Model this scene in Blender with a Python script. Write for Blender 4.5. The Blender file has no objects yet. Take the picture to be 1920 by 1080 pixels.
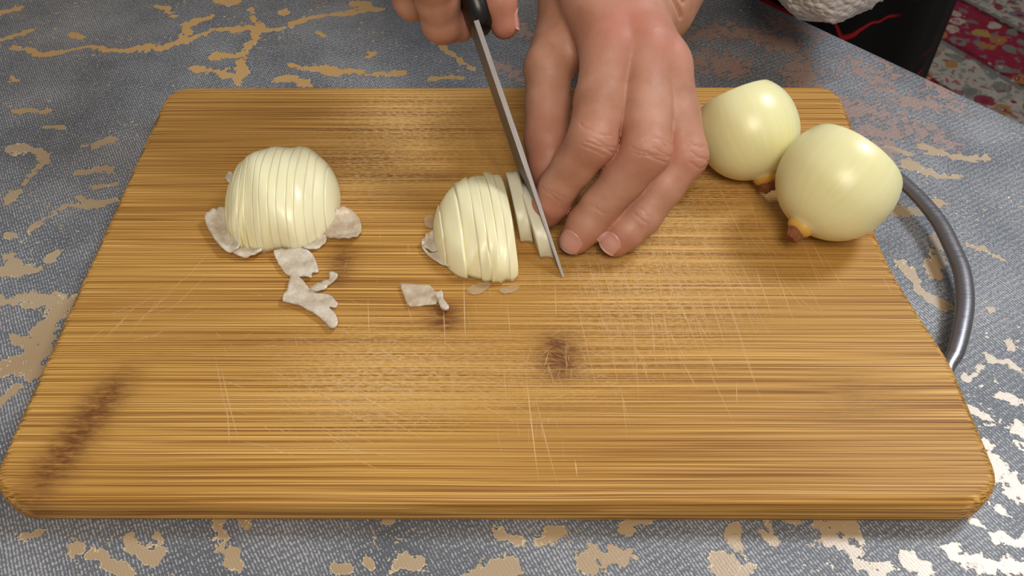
import bpy, bmesh, math, random
import numpy as np
from mathutils import Vector, Matrix

# ------------------------------------------------------------------ camera
S = bpy.context.scene
COL = S.collection
T = 0.016                      # thickness of the cutting board, table top is z = 0
FPX = 1600.0
CAM = np.array([.0085, -.2657, .2749 + T])
_p, _y, _r = np.radians([48.6, -.59, -.45])
FW = np.array([np.sin(_y)*np.cos(_p), np.cos(_y)*np.cos(_p), -np.sin(_p)])
RT = np.array([np.cos(_y), -np.sin(_y), 0]); UP = np.cross(RT, FW)
RT, UP = np.cos(_r)*RT + np.sin(_r)*UP, -np.sin(_r)*RT + np.cos(_r)*UP
cd = bpy.data.cameras.new('camera'); cam = bpy.data.objects.new('camera', cd); COL.objects.link(cam)
cam.matrix_world = Matrix([[RT[0], UP[0], -FW[0], CAM[0]], [RT[1], UP[1], -FW[1], CAM[1]], [RT[2], UP[2], -FW[2], CAM[2]], [0, 0, 0, 1]])
cd.sensor_width = 36; cd.lens = FPX/1920*36; cd.clip_start = .01
cd.dof.use_dof = True; cd.dof.focus_distance = .375; cd.dof.aperture_fstop = 30
S.camera = cam

def at(u, v, z):
    """photo pixel + height above the table -> point in the scene"""
    d = FW*FPX + RT*(u-960) - UP*(v-540)
    return CAM + d*(z-CAM[2])/d[2]

# ------------------------------------------------------------------ light
S.view_settings.view_transform = 'Standard'; S.view_settings.look = 'None'
S.view_settings.gamma = 1; S.view_settings.use_curve_mapping = False
S.view_settings.exposure = -0.03
w = bpy.data.worlds.new('world'); S.world = w; w.use_nodes = True
w.node_tree.nodes['Background'].inputs[0].default_value = (1.0, .95, .88, 1)
w.node_tree.nodes['Background'].inputs[1].default_value = .27

def area(name, loc, target, size, power, color):
    l = bpy.data.lights.new(name, 'AREA'); l.shape = 'DISK'; l.size = size; l.energy = power; l.color = color
    o = bpy.data.objects.new(name, l); COL.objects.link(o); o.location = loc
    o.rotation_euler = (Vector(target)-Vector(loc)).to_track_quat('-Z', 'Y').to_euler()
    return o
area('ceiling_lamp', (.10, -.66, .97), (0, 0, 0), .45, 7.9, (1, .90, .76))
area('window_light', (.98, .50, 1.36), (.1, -.05, 0), .42, 17, (.84, .92, 1.0))

# ------------------------------------------------------------------ helpers
rnd = random.Random(7)
nrng = np.random.default_rng(5)

def tag(o, label=None, cat=None, group=None, kind=None):
    if label: o['label'] = label
    if cat: o['category'] = cat
    if group: o['group'] = group
    if kind: o['kind'] = kind
    return o

def empty(name, loc=(0, 0, 0), rz=0):
    o = bpy.data.objects.new(name, None); COL.objects.link(o); o.location = loc; o.rotation_euler = (0, 0, rz)
    o.empty_display_size = .02
    return o

def obj(name, me, mat, parent=None, smooth=True):
    o = bpy.data.objects.new(name, me); COL.objects.link(o)
    if mat and not me.materials: me.materials.append(mat)
    if smooth: me.polygons.foreach_set('use_smooth', np.ones(len(me.polygons), bool))
    if parent:
        o.parent = parent
    return o

def mesh(name, V, Fs):
    me = bpy.data.meshes.new(name)
    me.from_pydata([tuple(map(float, v)) for v in V], [], [tuple(int(i) for i in f) for f in Fs])
    me.update(); return me

def bm_mesh(name, bm):
    bmesh.ops.recalc_face_normals(bm, faces=bm.faces)
    me = bpy.data.meshes.new(name); bm.to_mesh(me); bm.free(); return me

def attr(me, name, vals):
    a = me.attributes.new(name, 'FLOAT', 'POINT'); a.data.foreach_set('value', np.asarray(vals, np.float32))

def catmull(P, n=8, closed=False):
    P = np.asarray(P, float); out = []
    m = len(P)
    rng = range(m) if closed else range(m-1)
    for i in rng:
        if closed: a, b, c, d = P[(i-1) % m], P[i], P[(i+1) % m], P[(i+2) % m]
        else: a, b, c, d = P[max(i-1, 0)], P[i], P[i+1], P[min(i+2, m-1)]
        for k in range(n):
            t = k/n
            out.append(.5*((2*b)+(c-a)*t+(2*a-5*b+4*c-d)*t*t+(3*b-a-3*c+d)*t**3))
    if not closed: out.append(P[-1])
    return np.array(out)

# --- node expression helper
class N:
    def __init__(s, name):
        s.m = bpy.data.materials.new(name); s.m.use_nodes = True; s.t = s.m.node_tree
        s.b = s.t.nodes['Principled BSDF']; s.out = s.t.nodes['Material Output']
    def n(s, typ, **k):
        nd = s.t.nodes.new(typ)
        for a, b in k.items(): setattr(nd, a, b)
        return nd
    def put(s, sock, v):
        if isinstance(v, X): s.t.links.new(v.s, sock)
        elif hasattr(v, 'is_output'): s.t.links.new(v, sock)
        else: sock.default_value = v
    def math(s, op, *a):
        nd = s.n('ShaderNodeMath', operation=op)
        for i, v in enumerate(a): s.put(nd.inputs[i], v)
        return X(s, nd.outputs[0])
    def xyz(s, kind='Object'):
        c = s.n('ShaderNodeTexCoord').outputs[kind]; sp = s.n('ShaderNodeSeparateXYZ'); s.t.links.new(c, sp.inputs[0])
        return [X(s, o) for o in sp.outputs]
    def vec(s, x, y, z=0.0):
        nd = s.n('ShaderNodeCombineXYZ')
        for i, v in enumerate((x, y, z)): s.put(nd.inputs[i], v)
        return nd.outputs[0]
    def noise(s, v, scale=1, detail=2, rough=.5, dist=0, out=0):
        nd = s.n('ShaderNodeTexNoise'); s.put(nd.inputs['Vector'], v); nd.inputs['Scale'].default_value = scale
        nd.inputs['Detail'].default_value = detail; nd.inputs['Roughness'].default_value = rough; nd.inputs['Distortion'].default_value = dist
        return X(s, nd.outputs[out])
    def voro(s, v, scale=1, feature='F1', out='Distance', rnd_=1.0):
        nd = s.n('ShaderNodeTexVoronoi', feature=feature); s.put(nd.inputs['Vector'], v); nd.inputs['Scale'].default_value = scale
        nd.inputs['Randomness'].default_value = rnd_
        return X(s, nd.outputs[out])
    def attr(s, name):
        nd = s.n('ShaderNodeAttribute', attribute_name=name); return X(s, nd.outputs['Fac'])
    def step(s, v, a, b, lo=0.0, hi=1.0):
        nd = s.n('ShaderNodeMapRange', interpolation_type='SMOOTHSTEP'); s.put(nd.inputs[0], v)
        for i, q in enumerate((a, b, lo, hi)): nd.inputs[i+1].default_value = q
        return X(s, nd.outputs[0])
    def lin(s, v, a, b, lo=0.0, hi=1.0):
        nd = s.n('ShaderNodeMapRange'); s.put(nd.inputs[0], v)
        for i, q in enumerate((a, b, lo, hi)): nd.inputs[i+1].default_value = q
        return X(s, nd.outputs[0])
    def mix(s, f, a, b, mode='MIX'):
        nd = s.n('ShaderNodeMix', data_type='RGBA', blend_type=mode)
        s.put(nd.inputs[0], f)
        for i, v in ((6, a), (7, b)):
            s.put(nd.inputs[i], (*v, 1) if isinstance(v, tuple) and len(v) == 3 else v)
        return X(s, nd.outputs[2])
    def bump(s, h, strength=.3, dist=.001):
        nd = s.n('ShaderNodeBump'); s.put(nd.inputs['Height'], h); nd.inputs['Strength'].default_value = strength
        nd.inputs['Distance'].default_value = dist; s.t.links.new(nd.outputs[0], s.b.inputs['Normal'])
    def set(s, **k):
        for a, v in k.items():
            s.put(s.b.inputs[a.replace('_', ' ')], (*v, 1) if isinstance(v, tuple) and len(v) == 3 and a == 'Base_Color' else v)
        return s.m
class X:
    def __init__(s, n, sock): s.n_, s.s = n, sock
    def __add__(s, o): return s.n_.math('ADD', s, o)
    __radd__ = __add__
    def __mul__(s, o): return s.n_.math('MULTIPLY', s, o)
    __rmul__ = __mul__
    def __sub__(s, o): return s.n_.math('SUBTRACT', s, o)
    def __rsub__(s, o): return s.n_.math('SUBTRACT', o, s)
    def __truediv__(s, o): return s.n_.math('DIVIDE', s, o)
    def f(s, op, *a): return s.n_.math(op, s, *a)

# --- signed distance surfaces
class Pts:
    def __init__(s, P): s.x, s.y, s.z = (np.ascontiguousarray(P[:, k], np.float32) for k in range(3))
def seg(P, a, b, ra, rb):
    a = [np.float32(v) for v in a]; d = [np.float32(float(q)-float(p)) for p, q in zip(a, b)]
    L = np.float32(max(float(d[0]**2+d[1]**2+d[2]**2), 1e-12))
    px, py, pz = P.x-a[0], P.y-a[1], P.z-a[2]
    t = (px*d[0]+py*d[1]+pz*d[2])/L; np.clip(t, 0, 1, out=t)
    px -= t*d[0]; py -= t*d[1]; pz -= t*d[2]
    px *= px; py *= py; pz *= pz; px += py; px += pz; np.sqrt(px, out=px)
    px -= np.float32(ra); t *= np.float32(rb-ra); px -= t
    return px
def smin(a, b, k):
    h = np.clip(.5+.5*(b-a)/k, 0, 1)
    return b+(a-b)*h-k*h*(1-h)
def nets(fn, lo, hi, h, band=None):
    lo = np.array(lo, float); n = (np.ceil((np.array(hi)-lo)/h/4).astype(int))*4
    band = band or h*5.5
    nc = n//4
    c = np.stack(np.meshgrid(*[lo[i]+(np.arange(nc[i])*4+1.5)*h for i in range(3)], indexing='ij'), -1).reshape(-1, 3).astype(np.float32)
    dc = fn(c).reshape(nc)
    D = dc.repeat(4, 0).repeat(4, 1).repeat(4, 2).astype(np.float32)
    m = (np.abs(dc) < band).repeat(4, 0).repeat(4, 1).repeat(4, 2)
    idx = np.argwhere(m); P = (lo+idx*h).astype(np.float32)
    D[m] = fn(P)
    s = D < 0
    cs = sum(s[i:n[0]-1+i, j:n[1]-1+j, k:n[2]-1+k].astype(np.int8) for i in (0, 1) for j in (0, 1) for k in (0, 1))
    act = np.argwhere((cs > 0) & (cs < 8)); vid = -np.ones(cs.shape, np.int32); vid[tuple(act.T)] = np.arange(len(act))
    off = np.array([(i, j, k) for i in (0, 1) for j in (0, 1) for k in (0, 1)])
    cv = np.stack([D[tuple((act+o).T)] for o in off], 1)
    acc = np.zeros((len(act), 3)); cnt = np.zeros(len(act))
    for i in range(8):
        for j in range(i+1, 8):
            if abs(off[i]-off[j]).sum() == 1:
                a, b = cv[:, i], cv[:, j]; x = (a < 0) != (b < 0); t = np.where(x, a/np.where(x, a-b, 1), 0)
                acc += x[:, None]*(off[i]+t[:, None]*(off[j]-off[i])); cnt += x
    V = lo+(act+acc/cnt[:, None])*h
    F = []
    for ax in range(3):
        d = np.zeros(3, int); d[ax] = 1; u = np.zeros(3, int); u[(ax+1) % 3] = 1; v = np.zeros(3, int); v[(ax+2) % 3] = 1
        sl = tuple(slice(0, n[q]-d[q]) for q in range(3)); sh = tuple(slice(d[q], n[q]) for q in range(3))
        e = np.argwhere(s[sl] != s[sh])
        ok = (e[:, (ax+1) % 3] > 0) & (e[:, (ax+2) % 3] > 0) & (e[:, (ax+1) % 3] < n[(ax+1) % 3]-1) & (e[:, (ax+2) % 3] < n[(ax+2) % 3]-1)
        e = e[ok]
        q = np.stack([vid[tuple(x.T)] for x in (e-u-v, e-v, e, e-u)], 1)
        fl = ~s[tuple(e.T)]; q[fl] = q[fl][:, ::-1]
        F.append(q)
    F = np.concatenate(F); F = F[(F >= 0).all(1)]
    return V, F
def vnormals(V, F):
    nf = np.cross(V[F[:, 2]]-V[F[:, 0]], V[F[:, 3]]-V[F[:, 1]]); nv = np.zeros_like(V)
    for i in range(4): np.add.at(nv, F[:, i], nf)
    return nv/np.maximum(np.linalg.norm(nv, axis=1), 1e-20)[:, None]
def relax(V, F, it=2, lam=.5):
    e = np.concatenate([F[:, [0, 1]], F[:, [1, 2]], F[:, [2, 3]], F[:, [3, 0]]])
    for _ in range(it):
        a = np.zeros_like(V); c = np.zeros(len(V)); np.add.at(a, e[:, 0], V[e[:, 1]]); np.add.at(c, e[:, 0], 1)
        np.add.at(a, e[:, 1], V[e[:, 0]]); np.add.at(c, e[:, 1], 1)
        V = V+lam*(a/c[:, None]-V)
    return V
def qmesh(name, V, F):
    me = bpy.data.meshes.new(name); me.vertices.add(len(V)); me.vertices.foreach_set('co', V.astype(np.float32).ravel())
    me.loops.add(F.size); me.loops.foreach_set('vertex_index', F.astype(np.int32).ravel())
    me.polygons.add(len(F)); me.polygons.foreach_set('loop_start', np.arange(0, F.size, 4, dtype=np.int32))
    me.update(calc_edges=True); me.validate(); return me
def unit(v): v = np.asarray(v, float); return v/np.linalg.norm(v)

# ------------------------------------------------------------------ materials
def mat_bamboo():
    n = N('bamboo'); x, y, z = n.xyz()
    oi = n.n('ShaderNodeObjectInfo'); r = X(n, oi.outputs['Random'])
    wob = n.noise(n.vec(x*9, y*14, z*14), 1, 2)*.0012
    yy = y + wob + r*3.1
    fib = n.noise(n.vec(x*7, yy*1900, z*1000), 1, 1.5, .55)
    fib2 = n.noise(n.vec(x*5+3, yy*900, z*600), 1, 1, .5)
    broad = n.noise(n.vec(x*3+r*20, yy*55, z*55), 1, 3, .55)
    dark = n.step(fib, .50, .62)*.80 + n.step(fib2, .54, .68)*.50
    lite = n.step(fib, .45, .32)*.9
    col = n.mix(n.lin(broad, .3, .7), (.45, .225, .046), (.57, .320, .080))
    col = n.mix(r*.30, col, (.34, .165, .036))
    col = n.mix(lite, col, (.74, .45, .145))
    col = n.mix(dark.f('MINIMUM', .9), col, (.19, .068, .011))
    # pale areas where the knife has worn the surface
    def blob(px, py, sx, sy):
        c = at(px, py, T); return (((x-float(c[0]))/sx).f('POWER', 2.0)+((y-float(c[1]))/sy).f('POWER', 2.0)).f('MULTIPLY', -1.0).f('EXPONENT')
    wear = blob(760, 235, .035, .03)*.8 + blob(1210, 330, .05, .05)*.8 + blob(690, 700, .03, .022)*.6 + blob(1215, 560, .035, .03)*.5 + blob(690, 320, .03, .02)*.6 + blob(920, 700, .05, .02)*.3
    wn = n.step(n.noise(n.vec(x*380, y*900, 0), 1, 3, .65), .40, .66)
    col = n.mix((wear*wn*1.0).f('MINIMUM', .8), col, (.64, .43, .21))
    # dark bamboo nodes
    nd = None
    nn = n.noise(n.vec(x*150, y*600, z*300), 1, 3, .7)
    for px, py, sx, sy, sl, st in ((150, 810, .009, .030, .30, .95), (1048, 668, .0085, .012, 0, 1.0), (832, 592, .0075, .0085, 0, .95), (640, 498, .0065, .012, 0, .75), (835, 330, .012, .004, 0, .4), (1600, 740, .02, .012, 0, .28), (330, 650, .05, .008, 0, .18)):
        c = at(px, py, T); dy = y-float(c[1]); dx = x-float(c[0])-dy*sl
        g = ((dx/sx).f('POWER', 2.0)+(dy/sy).f('POWER', 4.0)).f('MULTIPLY', -1.0).f('EXPONENT')*st
        nd = g if nd is None else nd.f('MAXIMUM', g)
    nd = (nd*n.lin(nn, .25, .7, .25, 1.25)).f('MINIMUM', .92)
    col = n.mix(nd, col, (.125, .038, .011))
    n.bump(fib*.6+fib2*.3, .25, .0004)
    return n.set(Base_Color=col, Roughness=n.lin(fib, .3, .7, .45, .6), Specular_IOR_Level=.25)

def mat_simple(name, col, rough=.5, metal=0, **k):
    n = N(name); return n.set(Base_Color=col, Roughness=rough, Metallic=metal, **k)

def mat_cloth():
    n = N('jacquard_cloth'); x, y, z = n.xyz()
    foil_a = n.attr('foil'); pink = n.attr('pink')
    big = n.noise(n.vec(x*42, y*42, z*42), 1, 5, .62, .4)
    fine = n.noise(n.vec(x*210, y*210, z*210), 1, 3, .6)
    val = foil_a + (big-.5)*1.35 + (fine-.5)*(.9+n.step(foil_a, .02, .30)*1.1) - pink*(.12+(fine-.5)*-1.2)
    speck = n.step(n.noise(n.vec(x*330+5, y*420, z), 1, 2, .55), .60, .66)*n.step(n.noise(n.vec(x*30+2, y*34, z), 1, 2, .5), .50, .58)
    val = val.f('MAXIMUM', speck*.58*(1.0-pink))
    mask = n.step(val, .50, .53); edge = n.step(val, .50, .52)*(1.0-n.step(val, .56, .60))
    rim = n.step(val, .40, .47)*(1.0-mask)
    # weave: two diagonal thread families
    wx = x + (n.noise(n.vec(x*25, y*25, 0), 1, 2)-.5)*.004; wy = y
    a = (wx*0.86+wy*0.50)*5200; b = (wx*0.50-wy*0.86)*2300
    thr = (a.f('SINE')*.75 + b.f('SINE')*.25)
    spk = n.noise(n.vec(x*900, y*900, 0), 1, 2, .7)
    ton = n.noise(n.vec(x*16, y*16, 0), 1, 4, .6)
    tw = n.step(thr*.55 + (spk-.5)*3.0 + (ton-.5)*1.2, .10, .55)
    base = n.mix(n.lin(ton, .3, .7), (.092, .099, .116), (.160, .167, .188))
    base = n.mix(tw*.85, base, (.46, .46, .48))
    base = n.mix(rim*.55, base, (.07, .075, .09))
    gold = n.mix(n.lin(n.noise(n.vec(x*11+4, y*11, 0), 1, 2), .35, .65), (.38, .25, .125), (.45, .33, .20))
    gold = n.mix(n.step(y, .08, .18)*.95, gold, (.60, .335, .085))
    gold = n.mix(n.step(a.f('SINE'), .2, .9)*.18, gold, (.25, .17, .09))
    gold = n.mix(pink*.75, gold, (.36, .17, .14))
    gold = n.mix(edge*.75*(1.0-pink)*n.step(n.noise(n.vec(x*60+7, y*60, 0), 1, 2), .42, .58), gold, (.80, .64, .42))
    col = n.mix(mask*(1.0-pink*.45), base, gold)
    n.bump(thr*.35*(1.0-mask*.7)+mask*1.4+edge*.6+spk*.5, .42, .00035)
    return n.set(Base_Color=col, Roughness=n.lin(mask, 0, 1, .50, .40), Metallic=n.lin(mask, 0, 1, .10, .06), Specular_IOR_Level=n.lin(mask, 0, 1, .6, 1.0), Coat_Weight=mask*.5, Coat_Roughness=.34, Coat_IOR=1.7)

def mat_skin():
    n = N('skin'); x, y, z = n.xyz()
    red = n.attr('red')
    m1 = n.noise(n.vec(x, y, z), 55, 3, .55); m2 = n.noise(n.vec(x, y, z), 420, 2, .6)
    col = n.mix(n.lin(m1, .35, .65), (.39, .180, .110), (.51, .268, .182))
    col = n.mix(red*n.lin(m1, .3, .7, .6, 1), col, (.49, .150, .105))
    col = n.mix(n.lin(m2, .4, .7, 0, .12), col, (.45, .19, .13))
    cells = n.voro(n.vec(x, y, z), 1100, 'DISTANCE_TO_EDGE', 'Distance')
    n.bump(m2*.7+n.step(cells, 0, .12)*.4, .16, .0005)
    return n.set(Base_Color=col, Roughness=n.lin(m2, .3, .7, .42, .56), Subsurface_Weight=.22, Subsurface_Radius=(1, .35, .2), Subsurface_Scale=.0025, Specular_IOR_Level=.4)

def mat_onion(name='onion_flesh', c0=(.74, .69, .31), c1=(.83, .79, .48), stripes=True, rough=.33, sss=.35, alpha=None):
    n = N(name); x, y, z = n.xyz()
    ang = y.f('ARCTAN2', x) if stripes else x*300
    st = n.noise(n.vec(ang*9, z*6, 0), 1, 3, .6) if stripes else n.noise(n.vec(x*600, y*25, z*25), 1, 3, .6)
    b = n.noise(n.vec(x, y, z), 38, 2)
    col = n.mix(n.lin(st, .2, .8), c0, c1)
    col = n.mix(n.lin(b, .35, .65, 0, .5), col, c1)
    n.bump(st, .03, .001)
    return n.set(Base_Color=col, Roughness=rough, Subsurface_Weight=sss, Subsurface_Radius=(1, .8, .35), Subsurface_Scale=.008, Specular_IOR_Level=.5)

def mat_flake():
    n = N('onion_membrane'); x, y, z = n.xyz()
    a = n.noise(n.vec(x, y, z), 130, 4, .65)
    col = n.mix(n.lin(a, .35, .65), (.62, .50, .37), (.82, .73, .61))
    n.bump(a, .4, .001)
    return n.set(Base_Color=col, Roughness=.3, Transmission_Weight=.0, Alpha=n.lin(a, .3, .7, .55, .88), Subsurface_Weight=.3, Subsurface_Radius=(1, .8, .6), Subsurface_Scale=.004)

def mat_thin():
    n = N('onion_thin_membrane'); x, y, z = n.xyz(); a = n.noise(n.vec(x, y, z), 170, 4, .65)
    n.bump(a, .4, .001)
    return n.set(Base_Color=n.mix(n.lin(a, .35, .65), (.60, .46, .32), (.76, .65, .50)), Roughness=.28, Alpha=n.lin(a, .3, .7, .42, .72))
def mat_film():
    n = N('onion_film'); x, y, z = n.xyz(); a = n.noise(n.vec(x, y, z), 160, 3)
    return n.set(Base_Color=(.66, .50, .30), Roughness=.25, Alpha=n.lin(a, .3, .7, .18, .45))

def mat_steel(name, col=(.42, .41, .42), rough=.3, ax=0):
    n = N(name); x, y, z = n.xyz(); br = n.noise(n.vec(x*40, y*2500, z*2500), 1, 2)
    n.bump(br, .05, .0002)
    return n.set(Base_Color=col, Metallic=.92, Roughness=n.lin(br, .3, .7, rough-.06, rough+.08))

def mat_fleece():
    n = N('fleece'); x, y, z = n.xyz(); v = n.voro(n.vec(x, y, z), 260, 'F1', 'Distance'); m = n.noise(n.vec(x, y, z), 60, 3)
    col = n.mix(n.lin(m, .35, .65), (.50, .47, .48), (.66, .63, .64))
    n.bump(v*-1.0+m*.5, .8, .003)
    return n.set(Base_Color=col, Roughness=.95, Sheen_Weight=.3, Specular_IOR_Level=.1)

def mat_skirt():
    n = N('black_print_fabric'); x, y, z = n.xyz()
    d = n.noise(n.vec(x*5, y*5, z*5), 1, 3, .6, 1.0)
    v = (n.noise(n.vec(x*6+d*1.2, y*6, z*20+d*1.6), 1, 2, .5)-.5).f('ABSOLUTE')
    line = (1.0-n.step(v, .008, .028))*n.step(n.noise(n.vec(x*6+9, y*6, z*6), 1, 1), .36, .42)
    fold = n.noise(n.vec(x*30, y*30, z*2), 1, 2)
    n.bump(fold, .3, .01)
    return n.set(Base_Color=n.mix(line, (.004, .003, .004), (.30, .008, .014)), Roughness=.8, Specular_IOR_Level=.15)

def mat_rug():
    n = N('rug_pile'); x, y, z = n.xyz()
    # bands run along local x; y is the distance across the border
    band = n.n('ShaderNodeValToRGB'); n.put(band.inputs[0], n.lin(y, -.35, .35)); cr = band.color_ramp; cr.interpolation = 'CONSTANT'
    stops = [(0, (.20, .02, .035)), (.14, (.40, .34, .27)), (.24, (.12, .012, .02)), (.26, (.36, .33, .28)), (.425, (.15, .15, .14)), (.445, (.14, .010, .025)), (.465, (.24, .018, .04)), (.67, (.10, .01, .02)), (.69, (.17, .16, .14)), (.705, (.38, .35, .29)), (.90, (.2, .02, .04))]
    while len(cr.elements) > 1: cr.elements.remove(cr.elements[-1])
    cr.elements[0].position = 0; cr.elements[0].color = (*stops[0][1], 1)
    for p, c in stops[1:]:
        e = cr.elements.new(p); e.color = (*c, 1)
    col = X(n, band.outputs[0])
    wob = n.noise(n.vec(x*14, y*14, 0), 1, 2)*.06
    v1 = n.voro(n.vec(x+wob, y+wob, 0), 24, 'F1', 'Distance', .55); c1 = n.voro(n.vec(x+wob, y+wob, 0), 24, 'F1', 'Color', .55)
    sep = n.n('ShaderNodeSeparateColor'); n.t.links.new(c1.s, sep.inputs[0]); k = X(n, sep.outputs[0]); k2 = X(n, sep.outputs[1])
    pal = n.n('ShaderNodeValToRGB'); n.put(pal.inputs[0], k); pr = pal.color_ramp; pr.interpolation = 'CONSTANT'
    cols = [(.42, .36, .30), (.16, .17, .15), (.34, .15, .04), (.18, .010, .03), (.45, .33, .28), (.12, .13, .14), (.36, .24, .06)]
    pr.elements[0].color = (*cols[0], 1); pr.elements[0].position = 0; pr.elements.remove(pr.elements[1])
    for i, c in enumerate(cols[1:]): e = pr.elements.new((i+1)/7); e.color = (*c, 1)
    petal = (n.step(v1, .46, .40))
    ring = n.step(v1, .22, .18)
    col = n.mix(petal*.9, col, X(n, pal.outputs[0]))
    col = n.mix(ring*n.step(k2, .3, .35), col, (.22, .016, .04))
    col = n.mix(n.step(v1, .09, .07), col, (.48, .40, .30))
    v2 = n.voro(n.vec(x+wob*.7+3, y-wob, 0), 46, 'F1', 'Distance', .8)
    col = n.mix(n.step(v2, .25, .2)*n.step(k2, .6, .65)*.8, col, (.40, .34, .28))
    stem = n.noise(n.vec(x*45, y*45, 0), 1, 1, .5, .6)
    col = n.mix(n.step(stem, .58, .62)*.7, col, (.16, .16, .14))
    col = n.mix(n.step(stem, .40, .37)*.7, col, (.22, .014, .035))
    pile = n.noise(n.vec(x*500, y*500, 0), 1, 2)
    col = n.mix(n.lin(pile, .3, .7, 0, .35), col, (.03, .02, .02))
    n.bump(pile, .6, .003)
    return n.set(Base_Color=col, Roughness=.95, Specular_IOR_Level=.05)

M = dict(bamboo=mat_bamboo(), cloth=mat_cloth(), skin=mat_skin(), onion=mat_onion(),
         slice=mat_onion('onion_slice_flesh', (.84, .77, .42), (.90, .84, .58), False, .30, .06),
         slice_pale=mat_onion('onion_slice_pale', (.66, .62, .44), (.76, .72, .56), False, .34, .06),
         flake=mat_flake(), thin=mat_thin(), film=mat_film(), blade=mat_steel('blade_steel', (.20, .185, .185), .46), handle=mat_steel('handle_steel', (.25, .235, .25), .30),
         black=mat_simple('black_plastic', (.006, .005, .006), .35), fleece=mat_fleece(), skirt=mat_skirt(), rug=mat_rug(),
         wood=mat_simple('table_wood', (.16, .08, .04), .5), floor=mat_simple('floor_laminate', (.25, .17, .11), .5),
         nail=mat_simple('fingernail', (.55, .27, .21), .28, Subsurface_Weight=.2, Subsurface_Scale=.002),
         nail_rim=mat_simple('nail_edge', (.80, .62, .55), .35),
         root=mat_simple('onion_root', (.22, .07, .02), .8), core=mat_simple('onion_root_collar', (.62, .36, .07), .5))
def mat_scratch():
    n = N('scratched_bamboo'); a = n.attr('fade')
    return n.set(Base_Color=(.80, .54, .26), Roughness=.6, Alpha=a)
M['scratch'] = mat_scratch()

# ------------------------------------------------------------------ table, cloth, floor, rug
e1 = unit([.0896, -.0967, 0]); e2 = np.array([-e1[1], e1[0], 0])      # along / across the table's far edge
PE = at(1535, 45, 0); CE = float(PE@e2)
FLOOR = -.74
def plane_box(name, c, sx, sy, z0, z1, ang, mat, parent=None, bev=.004):
    bm = bmesh.new(); bmesh.ops.create_cube(bm, size=1)
    bmesh.ops.scale(bm, vec=(sx, sy, z1-z0), verts=bm.verts)
    if bev: bmesh.ops.bevel(bm, geom=bm.edges[:], offset=bev, segments=2, affect='EDGES')
    bmesh.ops.rotate(bm, cent=(0, 0, 0), matrix=Matrix.Rotation(ang, 3, 'Z'), verts=bm.verts)
    bmesh.ops.translate(bm, vec=(c[0], c[1], (z0+z1)/2), verts=bm.verts)
    return obj(name, bm_mesh(name, bm), mat, parent, False)
ANG = math.atan2(e1[1], e1[0])
f = plane_box('floor', (.4, .8), 6, 6, FLOOR-.05, FLOOR-.008, 0, M['floor'], bev=0); tag(f, kind='structure')

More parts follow.
